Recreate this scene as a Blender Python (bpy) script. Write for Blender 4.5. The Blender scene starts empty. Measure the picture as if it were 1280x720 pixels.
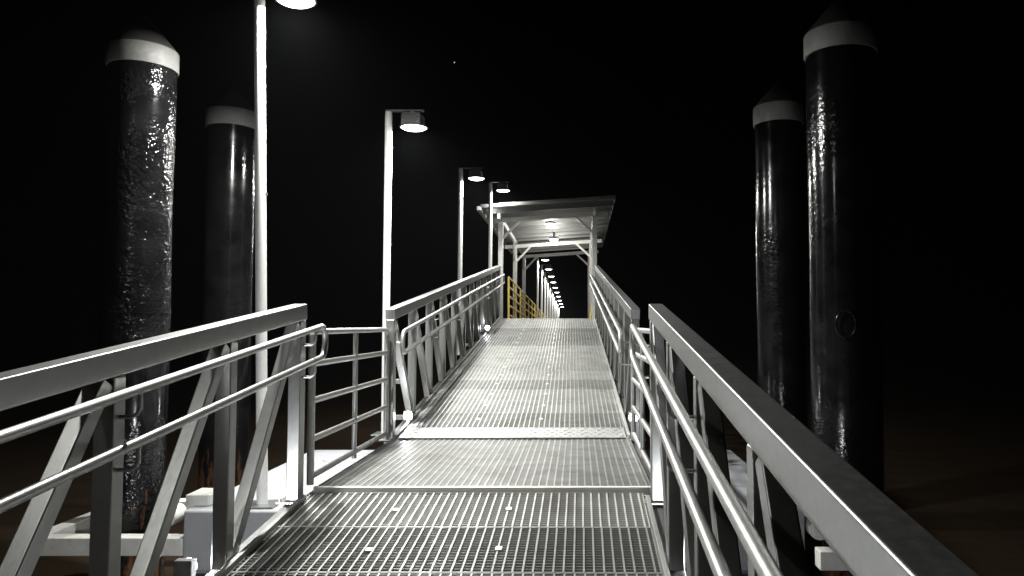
import bpy, math, random
from mathutils import Vector, Matrix
random.seed(4)
S = bpy.context.scene
COL = S.collection
V = Vector

# ------------------------------------------------------------------ materials
def mat(name, base, rough=.5, metal=0., var=.15, scale=6., bump=0., bscale=40., rvar=.12, spec=.5, dark=None, darkscale=2.5, darkamt=.0, streak=False):
    m = bpy.data.materials.new(name); m.use_nodes = True
    nt = m.node_tree; N = nt.nodes; L = nt.links
    b = N['Principled BSDF']
    b.inputs['Metallic'].default_value = metal
    b.inputs['Specular IOR Level'].default_value = spec
    geo = N.new('ShaderNodeNewGeometry')
    mp = N.new('ShaderNodeMapping'); L.new(geo.outputs['Position'], mp.inputs['Vector'])
    if streak: mp.inputs['Scale'].default_value = (1, 1, .12)
    n1 = N.new('ShaderNodeTexNoise'); n1.inputs['Scale'].default_value = scale; n1.inputs['Detail'].default_value = 6
    n1.inputs['Roughness'].default_value = .65
    L.new(mp.outputs['Vector'], n1.inputs['Vector'])
    r = N.new('ShaderNodeValToRGB')
    r.color_ramp.elements[0].position = .3; r.color_ramp.elements[1].position = .7
    r.color_ramp.elements[0].color = tuple(c*(1-var) for c in base)+(1,)
    r.color_ramp.elements[1].color = tuple(min(1, c*(1+var)) for c in base)+(1,)
    L.new(n1.outputs['Fac'], r.inputs['Fac'])
    out = r.outputs['Color']
    if dark:
        n2 = N.new('ShaderNodeTexNoise'); n2.inputs['Scale'].default_value = darkscale; n2.inputs['Detail'].default_value = 9
        n2.inputs['Roughness'].default_value = .75
        L.new(mp.outputs['Vector'], n2.inputs['Vector'])
        r2 = N.new('ShaderNodeValToRGB'); r2.color_ramp.elements[0].position = .52; r2.color_ramp.elements[1].position = .68
        r2.color_ramp.elements[0].color = (0, 0, 0, 1); r2.color_ramp.elements[1].color = (darkamt,)*3+(1,)
        L.new(n2.outputs['Fac'], r2.inputs['Fac'])
        mx = N.new('ShaderNodeMixRGB'); L.new(r2.outputs['Color'], mx.inputs['Fac'])
        L.new(out, mx.inputs['Color1']); mx.inputs['Color2'].default_value = tuple(dark)+(1,)
        out = mx.outputs['Color']
    L.new(out, b.inputs['Base Color'])
    mr = N.new('ShaderNodeMapRange')
    mr.inputs['From Min'].default_value = .3; mr.inputs['From Max'].default_value = .7
    mr.inputs['To Min'].default_value = max(.02, rough-rvar); mr.inputs['To Max'].default_value = min(1, rough+rvar)
    n3 = N.new('ShaderNodeTexNoise'); n3.inputs['Scale'].default_value = scale*2.7; n3.inputs['Detail'].default_value = 4
    L.new(mp.outputs['Vector'], n3.inputs['Vector'])
    L.new(n3.outputs['Fac'], mr.inputs['Value']); L.new(mr.outputs['Result'], b.inputs['Roughness'])
    if bump:
        n4 = N.new('ShaderNodeTexNoise'); n4.inputs['Scale'].default_value = bscale; n4.inputs['Detail'].default_value = 5
        L.new(geo.outputs['Position'], n4.inputs['Vector'])
        bp = N.new('ShaderNodeBump'); bp.inputs['Strength'].default_value = bump; bp.inputs['Distance'].default_value = .01
        L.new(n4.outputs['Fac'], bp.inputs['Height']); L.new(bp.outputs['Normal'], b.inputs['Normal'])
    return m

def emit(name, col, st):
    m = bpy.data.materials.new(name); m.use_nodes = True
    b = m.node_tree.nodes['Principled BSDF']
    b.inputs['Base Color'].default_value = (.8, .8, .8, 1)
    b.inputs['Emission Color'].default_value = tuple(col)+(1,)
    b.inputs['Emission Strength'].default_value = st
    return m

M = {}
M['galv'] = mat('galvanised_steel', (.34, .344, .337), .41, .92, .06, 14, .03, 90, .035, dark=(.36, .36, .35), darkscale=9, darkamt=.3)
M['tube'] = mat('galvanised_tube', (.42, .42, .41), .42, .7, .08, 14, .06, 80, .06, dark=(.4, .4, .39), darkscale=9, darkamt=.3)
M['grate'] = mat('galvanised_grating', (.50, .505, .485), .45, .25, .15, 4, 0, 40, .12, dark=(.25, .24, .21), darkscale=2.2, darkamt=.6)
M['clip'] = mat('zinc_clip', (.8, .8, .76), .4, .2, .08, 20)
M['plate'] = mat('checker_plate', (.42, .425, .41), .45, .3, .12, 5, .3, 70, .1, dark=(.3, .29, .26), darkscale=4, darkamt=.5)
M['pole'] = mat('pole_paint', (.8, .8, .78), .3, 0, .04, 5, .03, 60, .08)
M['housing'] = mat('lamp_housing_grey', (.13, .13, .128), .5, .2, .1, 10)
M['pont'] = mat('pontoon_paint', (.31, .32, .335), .55, 0, .06, 3, .1, 25, .1, dark=(.25, .27, .3), darkscale=2.2, darkamt=.5)
M['beam'] = mat('bracket_paint', (.66, .66, .62), .5, .1, .1, 6, .1, 40, .1, dark=(.34, .27, .19), darkscale=5, darkamt=.5)
M['roller'] = mat('roller_plastic', (.75, .74, .7), .45, 0, .1, 12, .25, 30)
M['band'] = mat('white_band_paint', (.2, .2, .193), .6, 0, .1, 8, .1, 40, dark=(.4, .39, .36), darkscale=6, darkamt=.4)
M['cone'] = mat('dark_cap', (.03, .029, .028), .8, 0, .12, 8)
M['conc'] = mat('jetty_concrete', (.33, .33, .31), .8, 0, .15, 5, .3, 30)
M['yellow'] = mat('safety_yellow', (.74, .57, .14), .45, 0, .12, 8, dark=(.3, .2, .06), darkscale=6, darkamt=.4)
M['roof'] = mat('roof_sheet', (.47, .47, .46), .5, .0, .1, 3, 0, 40, .1, dark=(.4, .37, .32), darkscale=2, darkamt=.45)
M['post'] = mat('shelter_steel', (.62, .62, .6), .45, .2, .1, 6, .05, 50, dark=(.36, .35, .33), darkscale=4, darkamt=.4)
M['rope'] = mat('white_rope', (.78, .78, .74), .8, 0, .12, 30, .6, 120)
M['rubber'] = mat('black_rubber', (.02, .02, .02), .6, 0, .2, 10, .1, 30)
M['lens'] = emit('lamp_lens_lit', (1., .985, .92), 9)
M['clens'] = emit('ceiling_lens_lit', (1., .96, .87), 16)
M['flens'] = emit('marker_lens_lit', (.97, .98, 1.), 14)
M['star'] = emit('star_light', (1, 1, 1), .5)

def pile_mat(name, lo, hi, bscale, bdist, s0=.03, s1=1):
    m = bpy.data.materials.new(name); m.use_nodes = True
    nt = m.node_tree; N = nt.nodes; L = nt.links; b = N['Principled BSDF']
    geo = N.new('ShaderNodeNewGeometry')
    sep = N.new('ShaderNodeSeparateXYZ'); L.new(geo.outputs['Position'], sep.inputs[0])
    base = N.new('ShaderNodeTexNoise'); base.inputs['Scale'].default_value = 5; base.inputs['Detail'].default_value = 8
    L.new(geo.outputs['Position'], base.inputs['Vector'])
    cr = N.new('ShaderNodeValToRGB')
    cr.color_ramp.elements[0].position = .35; cr.color_ramp.elements[0].color = (.004, .004, .0045, 1)
    cr.color_ramp.elements[1].position = .75; cr.color_ramp.elements[1].color = (.009, .009, .0095, 1)
    L.new(base.outputs['Fac'], cr.inputs['Fac'])
    # rust towards the waterline, broken up by noise
    mp = N.new('ShaderNodeMapping'); mp.inputs['Scale'].default_value = (1, 1, .22); L.new(geo.outputs['Position'], mp.inputs['Vector'])
    rn = N.new('ShaderNodeTexNoise'); rn.inputs['Scale'].default_value = 9; rn.inputs['Detail'].default_value = 7; rn.inputs['Roughness'].default_value = .7
    L.new(mp.outputs['Vector'], rn.inputs['Vector'])
    mr = N.new('ShaderNodeMapRange'); L.new(sep.outputs['Z'], mr.inputs['Value'])
    mr.inputs['From Min'].default_value = -1.7; mr.inputs['From Max'].default_value = -.5
    mr.inputs['To Min'].default_value = .09; mr.inputs['To Max'].default_value = -.25
    ad = N.new('ShaderNodeMath'); ad.operation = 'ADD'; L.new(rn.outputs['Fac'], ad.inputs[0]); L.new(mr.outputs['Result'], ad.inputs[1])
    rr = N.new('ShaderNodeValToRGB'); rr.color_ramp.elements[0].position = .55; rr.color_ramp.elements[1].position = .7
    L.new(ad.outputs[0], rr.inputs['Fac'])
    mx = N.new('ShaderNodeMixRGB'); L.new(rr.outputs['Color'], mx.inputs['Fac']); L.new(cr.outputs['Color'], mx.inputs['Color1'])
    mx.inputs['Color2'].default_value = (.15, .07, .028, 1)
    L.new(mx.outputs['Color'], b.inputs['Base Color'])
    # glossy coating with patches of coarse blistering
    pn = N.new('ShaderNodeTexNoise'); pn.inputs['Scale'].default_value = 1.6; pn.inputs['Detail'].default_value = 3
    L.new(geo.outputs['Position'], pn.inputs['Vector'])
    pr = N.new('ShaderNodeMapRange'); L.new(pn.outputs['Fac'], pr.inputs['Value'])
    pr.inputs['From Min'].default_value = lo; pr.inputs['From Max'].default_value = hi; pr.inputs['To Min'].default_value = s0; pr.inputs['To Max'].default_value = s1
    bn = N.new('ShaderNodeTexNoise'); bn.inputs['Scale'].default_value = bscale; bn.inputs['Detail'].default_value = 2.5; bn.inputs['Roughness'].default_value = .5
    L.new(geo.outputs['Position'], bn.inputs['Vector'])
    bp = N.new('ShaderNodeBump'); bp.inputs['Distance'].default_value = bdist
    L.new(pr.outputs['Result'], bp.inputs['Strength']); L.new(bn.outputs['Fac'], bp.inputs['Height'])
    L.new(bp.outputs['Normal'], b.inputs['Normal'])
    ro = N.new('ShaderNodeMapRange'); L.new(base.outputs['Fac'], ro.inputs['Value'])
    ro.inputs['From Min'].default_value = .3; ro.inputs['From Max'].default_value = .7; ro.inputs['To Min'].default_value = .10; ro.inputs['To Max'].default_value = .22
    L.new(ro.outputs['Result'], b.inputs['Roughness'])
    b.inputs['Specular IOR Level'].default_value = .4
    return m
M['pile'] = pile_mat('black_pile_coating', .44, .6, 26, .007, .05, .8)
M['pitted'] = pile_mat('pitted_pile_coating', .4, .54, 24, .016, .06, 1)
# panels weather one by one: a small tone shift per panel
_m = M['grate'].node_tree; _b = _m.nodes['Principled BSDF']; _src = _b.inputs['Base Color'].links[0].from_socket
_oi = _m.nodes.new('ShaderNodeObjectInfo'); _mr = _m.nodes.new('ShaderNodeMapRange'); _m.links.new(_oi.outputs['Random'], _mr.inputs['Value'])
_mr.inputs['To Min'].default_value = .55; _mr.inputs['To Max'].default_value = 1.15
_hs = _m.nodes.new('ShaderNodeHueSaturation'); _m.links.new(_src, _hs.inputs['Color']); _m.links.new(_mr.outputs['Result'], _hs.inputs['Value'])
_m.links.new(_hs.outputs['Color'], _b.inputs['Base Color'])

def water_mat():
    m = bpy.data.materials.new('muddy_water'); m.use_nodes = True
    nt = m.node_tree; N = nt.nodes; L = nt.links; b = N['Principled BSDF']
    b.inputs['Base Color'].default_value = (.03, .021, .013, 1)
    b.inputs['Roughness'].default_value = .22
    b.inputs['IOR'].default_value = 1.33
    geo = N.new('ShaderNodeNewGeometry')
    mp = N.new('ShaderNodeMapping'); mp.inputs['Scale'].default_value = (.6, 1.6, 1); L.new(geo.outputs['Position'], mp.inputs['Vector'])
    n = N.new('ShaderNodeTexNoise'); n.inputs['Scale'].default_value = 2.2; n.inputs['Detail'].default_value = 5
    L.new(mp.outputs['Vector'], n.inputs['Vector'])
    bp = N.new('ShaderNodeBump'); bp.inputs['Strength'].default_value = .6; bp.inputs['Distance'].default_value = .08
    L.new(n.outputs['Fac'], bp.inputs['Height']); L.new(bp.outputs['Normal'], b.inputs['Normal'])
    return m
M['water'] = water_mat()

# ------------------------------------------------------------------ mesh helpers
class MB:
    def __init__(s): s.v = []; s.f = []; s.sm = []
    def add(s, vs, fs, smooth=False):
        o = len(s.v); s.v += [tuple(p) for p in vs]
        for f in fs: s.f.append([o+i for i in f]); s.sm.append(smooth)
        return s
    def box(s, x0, x1, y0, y1, z0, z1, sl=0.):
        P = [(x, y, z+sl*y) for z in (z0, z1) for (x, y) in ((x0, y0), (x1, y0), (x1, y1), (x0, y1))]
        return s.add(P, [(3, 2, 1, 0), (4, 5, 6, 7), (0, 1, 5, 4), (1, 2, 6, 5), (2, 3, 7, 6), (3, 0, 4, 7)])
    def bar(s, p0, p1, w, h, side=(1, 0, 0)):
        """box section from p0 to p1: w measured along side, h across it"""
        p0 = V(p0); p1 = V(p1); d = (p1-p0).normalized(); a = V(side); a = (a-d*a.dot(d)).normalized(); b = d.cross(a)
        P = [p+a*sx*w/2+b*sy*h/2 for p in (p0, p1) for (sx, sy) in ((-1, -1), (1, -1), (1, 1), (-1, 1))]
        return s.add(P, [(3, 2, 1, 0), (4, 5, 6, 7), (0, 1, 5, 4), (1, 2, 6, 5), (2, 3, 7, 6), (3, 0, 4, 7)])
    def post(s, x, y, z0, z1, wx, wy):
        return s.box(x-wx/2, x+wx/2, y-wy/2, y+wy/2, z0, z1)
    def tube(s, pts, r, n=12, closed=False):
        pts = [V(p) for p in pts]; m = len(pts); rings = []
        prev = None
        for i, p in enumerate(pts):
            if closed: d = (pts[(i+1) % m]-pts[i-1]).normalized()
            else: d = ((pts[min(i+1, m-1)]-p).normalized()+(p-pts[max(i-1, 0)]).normalized()).normalized()
            if prev is None: a = d.orthogonal().normalized()
            else: a = (prev-d*prev.dot(d)).normalized()
            prev = a; b = d.cross(a)
            rings.append([p+(a*math.cos(t)+b*math.sin(t))*r for t in [2*math.pi*k/n for k in range(n)]])
        vs = [q for R in rings for q in R]; fs = []
        for i in range(m if closed else m-1):
            j = (i+1) % m
            for k in range(n):
                fs.append((i*n+k, i*n+(k+1) % n, j*n+(k+1) % n, j*n+k))
        s.add(vs, fs, True)
        if not closed:
            o = len(s.v)-len(vs)
            s.f.append([o+k for k in reversed(range(n))]); s.sm.append(False)
            s.f.append([o+(m-1)*n+k for k in range(n)]); s.sm.append(False)
        return s
    def lathe(s, prof, n=48, c=(0, 0, 0), smooth=True):
        vs = []; fs = []
        for (r, z) in prof:
            for k in range(n):
                t = 2*math.pi*k/n; vs.append((c[0]+r*math.cos(t), c[1]+r*math.sin(t), c[2]+z))
        for i in range(len(prof)-1):
            for k in range(n): fs.append((i*n+k, i*n+(k+1) % n, (i+1)*n+(k+1) % n, (i+1)*n+k))
        s.add(vs, fs, smooth)
        o = len(s.v)-len(vs); m = len(prof)
        s.f.append([o+k for k in reversed(range(n))]); s.sm.append(False)
        s.f.append([o+(m-1)*n+k for k in range(n)]); s.sm.append(False)
        return s
    def build(s, name, material, parent=None, bevel=0., loc=None):
        me = bpy.data.meshes.new(name); me.from_pydata(s.v, [], s.f); me.update()
        me.polygons.foreach_set('use_smooth', s.sm)
        me.set_sharp_from_angle(angle=math.radians(38))
        me.materials.append(material)
        o = bpy.data.objects.new(name, me); COL.objects.link(o)
        if parent: o.parent = parent
        if loc: o.location = loc
        if bevel:
            b = o.modifiers.new('Bevel', 'BEVEL'); b.width = bevel; b.segments = 2; b.limit_method = 'ANGLE'; b.angle_limit = math.radians(40)
            b.harden_normals = True
        return o

def tag(o, label=None, cat=None, group=None, kind=None):
    if label: o['label'] = label
    if cat: o['category'] = cat
    if group: o['group'] = group
    if kind: o['kind'] = kind
    return o
def empty(name, loc, label, cat, group=None, rz=0.):
    o = bpy.data.objects.new(name, None); COL.objects.link(o); o.empty_display_size = .2
    o.location = loc; o.rotation_euler = (0, 0, rz)
    return tag(o, label, cat, group)
def copy_tree(o, parent=None):
    c = o.copy(); COL.objects.link(c)
    if parent: c.parent = parent
    for ch in list(o.children): copy_tree(ch, c)
    return c
def light(kind, energy, loc, col, parent, size=.2, spread=None):
    l = bpy.data.lights.new('lamp_light', kind); l.energy = energy; l.color = col
    if kind == 'AREA':
        l.shape = 'DISK'; l.size = size
        if spread: l.spread = spread
    else: l.shadow_soft_size = size
    o = bpy.data.objects.new('lamp_light', l); COL.objects.link(o); o.location = loc; o.parent = parent
    return o

# ------------------------------------------------------------------ setting
WATER = -2.15
w = MB()
w.add([(-700, -200, WATER), (700, -200, WATER), (700, 900, WATER), (-700, 900, WATER)], [(0, 1, 2, 3)])
tag(w.build('water', M['water']), 'dark muddy brown water around the pontoon and jetty', 'water', kind='structure')

# ------------------------------------------------------------------ pontoon
PT = -1.35
pon = empty('pontoon', (-.6, 5.4, PT), 'pale blue floating pontoon under the landing, with white pile brackets', 'pontoon')
X0, X1, Y0, Y1 = -2.26, 2.25, .03, 2.63          # local to the pontoon's base point
MB().box(X0, X1, Y0, Y1, -1.25, 0).build('hull', M['pont'], pon, .02)
h = MB(); h.tube([(X0+.55+.22*math.cos(t), Y1-.55+.22*math.sin(t), .004) for t in [2*math.pi*k/28 for k in range(28)]], .008, 6, True)
h.build('deck_hatch', M['beam'], pon)
MB().box(X0-.05, X0+.13, Y0+.12, Y0+.36, .001, .085).build('mooring_block', M['beam'], pon, .01)
fd = MB(); fd.box(X0+.03, X1-.03, Y0-.06, Y0-.002, -.62, -.42)
fd.build('fender_strip', M['rubber'], pon, .015)
def pile_bracket(side, px, py):
    """square frame of beams round a pile, fixed to the pontoon's side"""
    ex = X0 if side < 0 else X1
    far = px+side*.42
    a, b = sorted((ex+side*.003, far))
    m = MB()
    m.box(a, b, py-.62, py-.5, -.33, -.2)
    m.box(a, b, py+.5, py+.62, -.33, -.2)
    c0, c1 = sorted((far-side*.12, far)); m.box(c0, c1, py-.497, py+.497, -.327, -.203)
    # raised end lug
    l0, l1 = sorted((far, far-side*.09)); m.box(l0, l1, py-.618, py-.502, -.198, -.165)
    o = m.build('pile_bracket', M['beam'], pon, .008)
    xx = px+.47 if side < 0 else px-.33
    ro = MB(); ro.tube([(xx, py-.36+dy, -.13) for dy in (0, .02)], .05, 16)
    ro.tube([(xx, py-.34+dy, -.13) for dy in (0, .06, .12, .18)], .075, 18); ro.build('guide_roller', M['roller'], o)
PILES = [(-3.62, 6.06, 2.31, 2.62, -1), (2.075, 5.74, 2.31, 2.63, 1), (-3.93, 8.3, 2.41, 2.75, -1), (2.25, 8.18, 2.42, 2.8, 1)]
for (px, py, zb, za, sd) in PILES:
    if py < 7: pile_bracket(sd, px+.6, py-5.4)

# piles
plabels = ['black pile with white band nearest on the left, pitted shiny coating and ring seam',
           'tallest black pile nearest on the right, its pointed cap touching the top edge',
           'smaller black pile behind the left lamp post, cap half hidden by the post',
           'smaller black pile on the right, standing just left of the taller one']
for i, (px, py, zb, za, sd) in enumerate(PILES):
    t = empty('mooring_pile', (px, py, WATER-1.5), plabels[i], 'pile', 'black mooring piles around the pontoon')
    z0 = WATER-1.5; R = (.25, .262, .257, .262)[i]
    n = 64; prof = []
    zz = 0.
    top = zb-.20-z0+ .001
    while zz < top: prof.append((R-.004*math.sin(zz*3.1+i), zz)); zz += .25
    prof.append((R, top))
    MB().lathe(prof, n).build('pile_shaft', M['pitted' if i == 0 else 'pile'], t)
    bh = (.165, .175, .19, .2)[i]
    MB().lathe([(R-.01, top-.002), (R+.012, top-.002), (R+.016, top+.01), (R+.016, top+bh-.01), (R+.01, top+bh), (R-.01, top+bh)], n).build('white_band', M['band'], t)
    MB().lathe([(R+.006, top+bh+.001), (R+.006, top+bh+.01), (.012, top+bh+.31)], n).build('cone_cap', M['cone'], t)
    if i in (0, 1):
        zr = (.09, 1.52)[i]-z0
        MB().lathe([(R-.002, zr-.012), (R+.009, zr-.008), (R+.009, zr+.008), (R-.002, zr+.012)], n).build('weld_seam', M['pile'], t)
    if i == 1:
        a0 = -1.9; zc = .0-z0
        cx, cy = (R+.012)*math.cos(a0), (R+.012)*math.sin(a0)
        tx, ty = -math.sin(a0), math.cos(a0)
        MB().tube([(cx+tx*.07*math.cos(q), cy+ty*.07*math.cos(q), zc+.1*math.sin(q)) for q in [2*math.pi*k/20 for k in range(20)]], .006, 8, True).build('lifting_eye', M['pile'], t)

# ------------------------------------------------------------------ landing
LZ = -1.05
AX = -.605
land = empty('landing_platform', (AX, 4.8, LZ), 'level grating landing between the two gangways, above the pale pontoon', 'landing')

def grating_panel(width, length, sl, parent, name='grating_panel', pitch=.03, bw=.0017):
    m = MB(); hw = width/2
    n = int(length/pitch)
    for k in range(n):
        y = .015+k*(length-.03)/(n-1)
        m.box(-hw+.006, hw-.006, y-bw, y+bw, -.036, -.003, sl)
    nr = int(round(width/.05))
    for k in range(nr):
        x = -hw+.03+k*(width-.06)/(nr-1)
        m.box(x-.0048, x+.0048, .008, length-.008, -.011, .001, sl)
    m.box(-hw, -hw+.005, .005, length-.005, -.037, .0005, sl); m.box(hw-.005, hw, .005, length-.005, -.037, .0005, sl)
    m.box(-hw, hw, .001, .0055, -.037, .0008, sl); m.box(-hw, hw, length-.0055, length-.001, -.037, .0008, sl)
    return m.build(name, M['grate'], parent)
def clips(panel, length, sl, xs=(-.42, .25)):
    for x in xs:
        for y in (length*.5+random.uniform(-.05, .05),):
            jx = random.uniform(-.03, .03)
            MB().box(x+jx-.017, x+jx+.017, y-.02, y+.02, .001, .006, sl).build('grating_clip', M['clip'], panel)

LEN = 2.02
p = grating_panel(2.17, 1.0, 0, land, pitch=.019, bw=.0045); p.location = (0, .03, 0)
c = copy_tree(p, land); c.location = (0, 1.03, 0)
m = MB(); m.box(-1.09, 1.09, -.012, .03, -.048, .006)
m.build('nosing_bar', M['clip'], land, .003)
m = MB()
for sx in (-1, 1): m.box(sx*1.10-.03 if sx > 0 else -1.13, 1.13 if sx > 0 else -1.07, -.01, LEN+.02, -.18, -.04)
for y in (.03, .5, 1.0, 1.5, 2.0): m.box(-1.068, 1.068, y-.03, y+.03, -.16, -.045)
m.build('edge_frame', M['galv'], land)
for sx in (-1, 1):
    for y in (.72, 1.9):
        MB().post(sx*1.0, y, -.297, -.182, .1, .1).build('leg', M['galv'], land)

def guard_fence(x, y0, y1, label, sd):
    t = empty('guard_fence', (x, y0, LZ), label, 'railing', 'tube railings beside the landing')
    L_ = y1-y0
    for y in (.02, L_*.5, L_-.02):
        MB().tube([(0, y, .01), (0, y, .98)], .019 if y > .03 and y < L_-.03 else .023, 12).build('fence_post', M['tube'], t)
    for k, z in enumerate((1.0, .79, .55, .30, .06)):
        if k == 0:
            pts = [(0, .02, .9), (0, .02, .95), (0, .035, .985), (0, .07, z), (0, L_-.07, z), (0, L_-.035, .985), (0, L_-.02, .95), (0, L_-.02, .9)]
        else: pts = [(0, .02, z), (0, L_-.02, z)]
        MB().tube(pts, .021, 12).build('fence_rail', M['tube'], t)
    return t
guard_fence(-1.735, 4.83, 6.76, 'five bar tube railing on the left side of the landing', -1)
guard_fence(.505, 4.83, 6.76, 'five bar tube railing on the right side of the landing, seen end on', 1)

# ------------------------------------------------------------------ gangways
SL = .119
BAY = .92
HW = 1.085          # inner half width between trusses
CW = .09           # chord width
def gangway(label, loc, rz, nb, up, panels, ystart, loops, PL=.592):
    """local y=0 at the landing; up: runs to +y, otherwise to -y"""
    g = empty('gangway', loc, label, 'gangway', 'steel truss gangways', rz)
    sgn = 1 if up else -1
    L_ = nb*BAY*sgn
    ya, yb = sorted((0, L_))
    Z = lambda y: SL*y
    LIFT = 0 if up else .022
    for sx in (-1, 1):
        cx = sx*(HW+CW/2)
        MB().bar((cx, ya-.045, Z(ya-.045)+1.14+LIFT), (cx, yb+.045, Z(yb+.045)+1.14+LIFT), CW, .1).build('top_chord', M['galv'], g, .008)
        MB().bar((cx, ya-.045, Z(ya-.045)-.09), (cx, yb+.045, Z(yb+.045)-.09), CW, .14).build('bottom_chord', M['galv'], g, .008)
        for k in range(nb+1):
            y = sgn*k*BAY
            wy = .09 if k in (0, nb) else .075
            MB().post(cx, y, Z(y)-.017, Z(y)+1.087+LIFT, CW-.012, wy).build('truss_post', M['galv'], g, .007)
        for k in range(nb):
            y0 = sgn*k*BAY; y1 = sgn*(k+1)*BAY      # from the top nearer the landing down to the bottom further off
            a = V((cx, y0+sgn*.06, Z(y0)+1.07+LIFT)); b = V((cx, y1-sgn*.05, Z(y1)+.0))
            MB().bar(a, b, .068, .07).build('diagonal_brace', M['galv'], g, .007)
        # toe angle beside the grating
        MB().bar((sx*(HW-.016), ya, Z(ya)+.004), (sx*(HW-.016), yb, Z(yb)+.004), .026, .05).build('toe_strip', M['grate'], g, .003)
        # handrail: two tubes joined by rounded ends
        tx = sx*(HW-(.07 if sx < 0 else .095)); zu, zl, e = (.98, .77, .13) if up else (1.06, .86, .13)
        yA = (-e if up else e)*1.0; yB = L_+(.0 if up else 0)
        def loop(yc, out):
            pts = []
            for q in range(9):
                t = math.pi/2-math.pi*q/8
                pts.append((tx, yc+out*.1*math.cos(t)*.75, Z(yc)+(zu+zl)/2+.1*math.sin(t)))
            return pts
        out = -sgn
        y_in = .04 if up else .10
        pts = [(tx, L_, Z(L_)+zu)]+loop(y_in, out)+[(tx, L_, Z(L_)+zl)]
        if loops == 2:
            pts = loop(y_in, out)
            far = [(tx, y, z) for (_, y, z) in reversed(loop(L_+.1*sgn, sgn))]
            hr = MB().tube(pts+far, .021, 12, True)
        else: hr = MB().tube(pts, .0195, 12)
        hr = hr.build('handrail', M['tube'], g)
        for k in range(0, nb+1, 2):
            y = sgn*k*BAY
            for z in (zu, zl):
                zz = Z(y)+z
                x_in = sx*HW
                pp = [(x_in+sx*.004, y, zz-.105), (tx+sx*.03, y, zz-.105), (tx+sx*.01, y, zz-.095), (tx, y, zz-.075), (tx, y, zz-.015)]
                MB().tube(pp, .008, 8).build('rail_bracket', M['tube'], hr)
    for k in range(nb+1):
        y = sgn*k*BAY
        MB().bar((-HW-.02, y, Z(y)-.11), (HW+.02, y, Z(y)-.11), .1, .07, (0, 0, 1)).build('cross_beam', M['galv'], g)
    for x in (-.42, .25):
        MB().bar((x, ya+.1, Z(ya+.1)-.057), (x, yb-.1, Z(yb-.1)-.057), .06, .035).build('stringer', M['grate'], g)
    for sx in (-1, 1):
        for y in (0.,):
            fp = MB().box(sx*(HW+CW/2)-.085, sx*(HW+CW/2)+.085, y-.085, y+.085, -.015, -.003)
            for bx in (-.066, .066):
                for by in (-.066, .066): fp.lathe([(.011, -.003), (.011, .008), (.006, .009), (.006, .018)], 6, (sx*(HW+CW/2)+bx, y+by, 0), False)
            fp.build('foot_plate', M['galv'], g, .002)
    # grating
    W_ = 2*HW-.062
    pr = grating_panel(W_, PL-.004, SL, g, pitch=.026 if up else .03, bw=.0017 if up else .0017)
    clips(pr, PL, SL)
    for k in range(panels):
        o = pr if k == 0 else copy_tree(pr, g)
        y = ystart+k*PL if up else ystart-(k+1)*PL
        o.location = (random.uniform(-.006, .006), y, Z(y))
    return g
near = gangway('near steel gangway rising from the viewer to the landing', (AX-.03, 4.66, -1.088), -.0075, 8, False, 12, .118, 1, .56)
upper = gangway('far steel gangway sloping up from the landing to the roofed shelter', (AX+.01, 6.86, -1.045), .0095, 11, True, 16, .36, 2)
m = MB()
m.add([(-1.04, -.06, .012), (1.04, -.06, .012), (1.04, .33, .046), (-1.04, .33, .046), (-1.04, -.06, .004), (1.04, -.06, .004), (1.04, .33, .034), (-1.04, .33, .034)],
      [(0, 1, 2, 3), (7, 6, 5, 4), (4, 5, 1, 0), (5, 6, 2, 1), (6, 7, 3, 2), (7, 4, 0, 3)])
for i in range(26):                     # raised checker lozenges
    for j in range(5):
        x = -1.0+i*.08+(.04 if j % 2 else 0); y = -.02+j*.075
        if x > 1.0: continue
        z = .012+(y+.06)*.0872
        a = .022 if (i+j) % 2 else -.022
        m.bar((x-.016, y-a*.6, z+.001-a*.6*.0872), (x+.016, y+a*.6, z+.001+a*.6*.0872), .007, .004, (0, 0, 1))
m.build('hinged_flap', M['plate'], upper)

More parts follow.
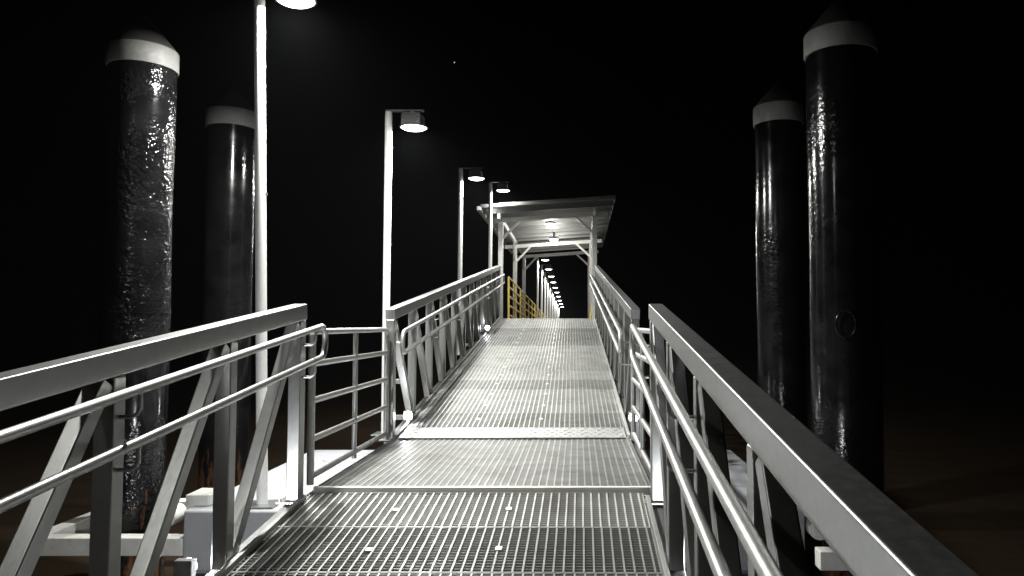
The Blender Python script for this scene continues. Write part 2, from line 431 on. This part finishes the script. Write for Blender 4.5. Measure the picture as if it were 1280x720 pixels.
# ------------------------------------------------------------------ lamp posts
WARM = (1., .995, .955)
LAMPS = []
def lamp_post(loc, height, label, power, proto=None, arm=.27):
    t = empty('lamp_post', loc, label, 'lamp post', 'lamp posts in a row along the left side')
    H = height
    MB().lathe([(.040, .014), (.040, H-.05), (.036, H)], 20).build('pole', M['pole'], t)
    MB().box(.034, .046, -.03, .03, .55, .72).build('access_cover', M['galv'], t, .004)
    MB().box(.03, .05, -.008, .008, H*.58, H*.58+.02).build('cable_clip', M['housing'], t)
    MB().box(-.12, .12, -.12, .12, 0, .014).build('base_plate', M['galv'], t, .003)
    MB().bar((-.036, 0, H+.012), (arm+.12, 0, H+.012), .05, .022, (0, 1, 0)).build('arm', M['housing'], t, .004)
    hd = MB()
    zt, zb = H-.002, H-.165; hw = .105
    hd.add([(arm-hw*.92, -.1, zt-.03), (arm+hw*.92, -.1, zt-.03), (arm+hw*.92, .1, zt-.03), (arm-hw*.92, .1, zt-.03),
            (arm-hw, -.115, zb), (arm+hw, -.115, zb), (arm+hw, .115, zb), (arm-hw, .115, zb)],
           [(0, 1, 2, 3), (7, 6, 5, 4), (4, 5, 1, 0), (5, 6, 2, 1), (6, 7, 3, 2), (7, 4, 0, 3)])
    for k in range(6):                     # cooling fins
        z = zt-.05-k*.02; hd.box(arm-hw-.004, arm+hw+.004, -.12, .12, z-.003, z+.003)
    hd.box(arm-.03, arm+.03, -.03, .03, zt-.03, zt+.002)
    hd.lathe([(.146, -.008), (.154, -.008), (.154, .006), (.1, .012)], 32, (arm+.01, 0, zb-.006))
    hd = hd.build('lamp_head', M['housing'], t, .004)
    MB().lathe([(.02, -.034), (.07, -.030), (.115, -.018), (.145, 0), (.14, .006), (.03, .006)], 32, (arm+.01, 0, zb-.010)).build('lens', M['lens'], hd)
    light('AREA', power, (arm, 0, zb-.058), WARM, hd, .2)
    return t
L1 = lamp_post((-2.35, 5.58, PT+.001), 2.66-PT, 'nearest tall lamp post, standing on the pale pontoon, head cut off by the top edge', 310, arm=.27)
L1.rotation_euler = (0, -.026, 0)      # the floating pontoon leaves its post slightly out of plumb
lamp_post((-2.1, 8.117, -1.2), 2.356+1.2, 'second lamp post, beside the foot of the far gangway', 185)
lamp_post((-2.1, 13.17, -.55), 2.788+.55, 'third lamp post, outside the railing halfway up the far gangway', 135)
lamp_post((-1.95, 16.45, -.2), 3.216-.05+.2, 'fourth lamp post, directly in front of the left corner of the shelter roof', 110)
def side_mount(i, loc):
    pass
# arms that tie the three gangway lamp posts to the truss
for o, reach in zip([o for o in COL.objects if o.name.startswith('lamp_post')][1:4], (.3, .3, .15)):
    m = MB()
    m.box(.04, reach, -.03, .03, .16, .21)
    m.box(.04, reach, -.03, .03, .55, .6)
    m.build('mounting_arm', M['galv'], o, .003)
# extra unseen post, added as weak fill light for the near gangway
lamp_post((-3.3, .9, WATER-.5), 5.1, 'unseen lamp post added left of the near gangway to light it weakly', 32)

DECK = lambda y: .12-.035*(y-16.8)
ordn = ['first', 'second', 'third', 'fourth', 'fifth', 'sixth', 'seventh', 'eighth', 'ninth', 'last']
ys = [26.7, 29.8, 32.7, 35.5, 38.6, 41.8, 45.0, 48.6, 52.2, 56.0]
xs = [-1.45-.0*k for k in range(10)]
far0 = None
for k, y in enumerate(ys):
    lab = '%s and %s lamp post of the row receding beyond the shelter' % (ordn[k], 'tallest looking' if k == 0 else 'furthest') if k in (0, 9) else '%s lamp post from the front of the row receding beyond the shelter' % ordn[k]
    if far0 is None:
        far0 = lamp_post((xs[k], y, DECK(y)), 2.72, lab, 60); o = far0
    else:
        o = copy_tree(far0); o.location = (xs[k], y, DECK(y)); o['label'] = lab

# marker lights at the feet of the trusses
def marker(loc, label, rz=0., power=5):
    t = empty('marker_light', loc, label, 'marker light', 'small marker lights at deck level', rz)
    MB().box(-.045, .045, 0, .05, -.045, .045).build('housing', M['housing'], t, .006)
    m = MB(); n = 20
    ring = lambda r, y: [(r*math.cos(2*math.pi*k/n), y, r*math.sin(2*math.pi*k/n)) for k in range(n)]
    vs = ring(.043, -.001)+ring(.041, -.014)+ring(.024, -.026)
    fs = [(i*n+k, i*n+(k+1) % n, (i+1)*n+(k+1) % n, (i+1)*n+k) for i in range(2) for k in range(n)]+[tuple(2*n+k for k in range(n))]
    m.add(vs, fs, True); m.build('lens', M['flens'], t)
    MB().tube([(.0, .03, -.044), (.01, .035, -.1), (.05, .05, -.14), (.11, .06, -.13), (.16, .07, -.06)], .009, 8).build('cable', M['rubber'], t)
    light('POINT', power, (0, -.06, 0), (.95, .97, 1.), t, .03)
marker((-1.67, 7.33, -.90), 'bright marker light at the left foot of the far gangway', .0, 5)
marker((.51, 6.80, -.85), 'bright marker light at the right foot of the far gangway, behind the end railing', .0, 5)
marker((-1.93, 3.72, -1.2), 'marker light glaring outside the near gangway, left side above the pontoon corner', math.pi, 45)
marker((.70, 3.72, -1.2), 'marker light outside the near gangway, right side behind the thick top rail', math.pi, 20)
marker((-1.70, 13.96, -.07), 'small marker light near the top of the far gangway, left side', 0, 3)

# ------------------------------------------------------------------ jetty
jet = empty('jetty_deck', (AX-.1, 16.85, DECK(16.85)), 'concrete jetty deck beyond the far gangway, sloping gently away under the shelter', 'jetty')
JL = 45.
m = MB(); m.box(-1.55, 1.55, 0, JL, -.3, 0, -.035); m.build('deck_slab', M['conc'], jet, .01)
m = MB()
for sx in (-1, 1): m.box(sx*1.5-.05, sx*1.5+.05, .05, JL-.05, .001, .1, -.035)
m.build('kerb', M['conc'], jet)
for k in range(8):
    for sx in (-1, 1):
        MB().lathe([(.18, -3.2), (.18, -.3-.035*(1.0+k*6)-.002)], 18, (sx*1.1, 1.0+k*6, 0)).build('support_pile', M['conc'], jet)

def jetty_fence(x, y0, y1, label, rails=(1.0, .78, .56, .34, .12)):
    t = empty('jetty_fence', (x, y0, DECK(y0)), label, 'railing', 'yellow jetty railings')
    L_ = y1-y0; n = max(1, int(round(L_/1.8)))
    for k in range(n+1):
        y = L_*k/n; z = -.035*y
        MB().tube([(0, y, z+.002), (0, y, z+1.0)], .025, 10).build('fence_post', M['yellow'], t)
    for z in rails:
        MB().tube([(0, 0, z), (0, L_, z-.035*L_)], .021, 10).build('fence_rail', M['yellow'], t)
    return t
jetty_fence(-1.62, 17.35, 60, 'long yellow tube railing along the left side of the jetty, under the shelter')
# short raked yellow end on the right
t = empty('jetty_fence', (.30, 17.35, DECK(17.35)), 'short yellow raked end of railing at the right shelter post', 'railing', 'yellow jetty railings')
MB().tube([(.1, 0, .55), (.06, 0, .35), (.0, 0, .002)], .03, 10).build('raked_tube', M['yellow'], t)
MB().bar((.1, 0, .0), (.1, 0, .6), .05, .05).build('fence_post', M['yellow'], t)

# ------------------------------------------------------------------ shelter
sx0, sx1 = -1.79, .395
sh = empty('shelter', (-.7, 17.15, DECK(17.15)), 'open roofed shelter with corrugated roof at the head of the far gangway', 'shelter')
o_ = V((-.7, 17.15, DECK(17.15)))
def W(x, y, z): return V((x, y, z))-o_
RL = lambda x, y: 2.66+(x+2.17)/3.0*.2-.0195*(y-16.6)      # underside of roof
yrows = (17.15, 21.1, 24.6)
for y, off in zip(yrows, (.26, .38, .28)):
    for x in (sx0, sx1):
        a = W(x, y, DECK(y)+.002); 
        MB().box(a.x-.055, a.x+.055, a.y-.055, a.y+.055, a.z, W(x, y, RL(x, y)-off+.05).z).build('shelter_post', M['post'], sh, .006)
        MB().box(a.x-.11, a.x+.11, a.y-.11, a.y+.11, a.z, a.z+.012).build('post_foot', M['galv'], sh, .003)
        dx = .45 if x < 0 else -.45
        MB().bar(W(x+(.05 if x < 0 else -.05), y, RL(x, y)-off-.42), W(x+dx, y, RL(x+dx, y)-off-.02), .055, .055, (0, 1, 0)).build('knee_brace', M['post'], sh, .005)
        for dy in ((.5,) if y < 18 else (-.5, .5) if y < 22 else (-.5,)):
            MB().bar(W(x, y+math.copysign(.05, dy), RL(x, y)-off-.42), W(x, y+dy, RL(x, y+dy)-.15), .05, .05, (1, 0, 0)).build('knee_brace', M['post'], sh, .005)
    MB().bar(W(sx0-.3, y, RL(sx0-.3, y)-off), W(sx1+.3, y, RL(sx1+.3, y)-off), .08, .1, (0, 1, 0)).build('cross_beam', M['post'], sh, .006)
for x in (sx0, sx1):
    MB().bar(W(x, 16.65, RL(x, 16.65)-.235), W(x, 25.1, RL(x, 25.1)-.235), .06, .118, (1, 0, 0)).build('purlin', M['post'], sh, .005)
y = 16.72
while y < 25.1:
    MB().bar(W(sx0-.36, y, RL(sx0-.36, y)-.103), W(sx1+.42, y, RL(sx1+.42, y)-.103), .05, .13, (0, 1, 0)).build('roof_batten', M['galv'], sh, .004)
    y += .7
# trapezoid roof sheet, ribs running down its side slope
prof = []; y = 16.6
while y < 25.15:
    for (dy, dz) in ((0, 0), (.04, .045), (.10, .045), (.14, 0)): prof.append((y+dy, dz))
    y += .24
m = MB(); xa, xb = -2.19, .86
vs = []
for (y, dz) in prof:
    for x in (xa, xb):
        for th in (0, .004): vs.append(W(x, y, RL(x, y)-.035+dz+th))
fs = []
for i in range(len(prof)-1):
    a = i*4; b = a+4
    fs += [(a, a+2, b+2, b), (a+1, b+1, b+3, a+3), (a, b, b+1, a+1), (a+2, a+3, b+3, b+2)]
e = (len(prof)-1)*4
fs += [(0, 1, 3, 2), (e, e+2, e+3, e+1)]
m.add(vs, fs); m.build('roof_sheet', M['roof'], sh)
MB().bar(W(xa, 16.57, RL(xa, 16.57)-.0), W(xb, 16.57, RL(xb, 16.57)+.01), .02, .07, (0, 1, 0)).build('fascia', M['galv'], sh, .004)
MB().bar(W(xa-.045, 16.56, RL(xa, 16.56)-.05), W(xa-.045, 25.2, RL(xa, 25.2)-.05), .08, .09, (1, 0, 0)).build('gutter', M['roof'], sh, .006)
for (x, y, dr) in ((-.68, 18.4, .17), (-.655, 20.3, .30)):
    a = W(x, y, RL(x, y)-dr)
    cl = MB().lathe([(.11, -.05), (.125, -.045), (.125, -.005), (.1, 0), (.03, .005), (.03, dr-.094)], 24, (a.x, a.y, a.z)).build('ceiling_light', M['housing'], sh)
    MB().lathe([(.02, -.15), (.07, -.135), (.105, -.095), (.112, -.052), (.05, -.051)], 24, (a.x, a.y, a.z)).build('lens', M['clens'], cl)
    light('POINT', 52, (a.x, a.y, a.z-.22), (1., .97, .91), cl, .06)

# ------------------------------------------------------------------ star
st = MB(); prof = [(.35*math.sin(math.pi*k/8)+.001, -.35*math.cos(math.pi*k/8)) for k in range(9)]
st.lathe(prof, 12, (-67.75, 400, 143.7))
tag(st.build('star', M['star']), 'tiny white star in the black sky above the second lamp post', 'star')

# thin haze volume, added to give the lamps soft glare-like halos
hz = MB().box(-720, 720, -220, 920, -6.5, 5.5)
hm = bpy.data.materials.new('halo_haze'); hm.use_nodes = True
for nd in list(hm.node_tree.nodes):
    if nd.type != 'OUTPUT_MATERIAL': hm.node_tree.nodes.remove(nd)
pv = hm.node_tree.nodes.new('ShaderNodeVolumePrincipled'); pv.inputs['Density'].default_value = .0002; pv.inputs['Color'].default_value = (.9, .93, 1, 1)
hm.node_tree.links.new(pv.outputs['Volume'], [n for n in hm.node_tree.nodes if n.type == 'OUTPUT_MATERIAL'][0].inputs['Volume'])
tag(hz.build('haze', hm), 'faint haze added for the glare glow around the lit lamps', 'haze', kind='stuff')

# ------------------------------------------------------------------ sky, camera, render
wd = bpy.data.worlds.new('World'); S.world = wd; wd.use_nodes = True
nt = wd.node_tree; bg = nt.nodes['Background']
sky = nt.nodes.new('ShaderNodeTexSky'); sky.sky_type = 'NISHITA'; sky.sun_disc = False
sky.sun_elevation = math.radians(-8); sky.sun_rotation = math.radians(200)
nt.links.new(sky.outputs['Color'], bg.inputs['Color']); bg.inputs['Strength'].default_value = .01

cam = bpy.data.cameras.new('camera'); co = bpy.data.objects.new('camera', cam); COL.objects.link(co)
co.location = (0, 0, 0); co.rotation_euler = (math.radians(92.79), 0, 0)
cam.sensor_width = 36; cam.lens = 924/1280*36; cam.shift_x = -82/1280
cam.clip_start = .02; cam.clip_end = 3000
S.camera = co
S.render.engine = 'CYCLES'
S.view_settings.view_transform = 'Standard'; S.view_settings.look = 'None'
S.view_settings.exposure = .22; S.view_settings.gamma = 1
S.render.resolution_x = 1024; S.render.resolution_y = 576
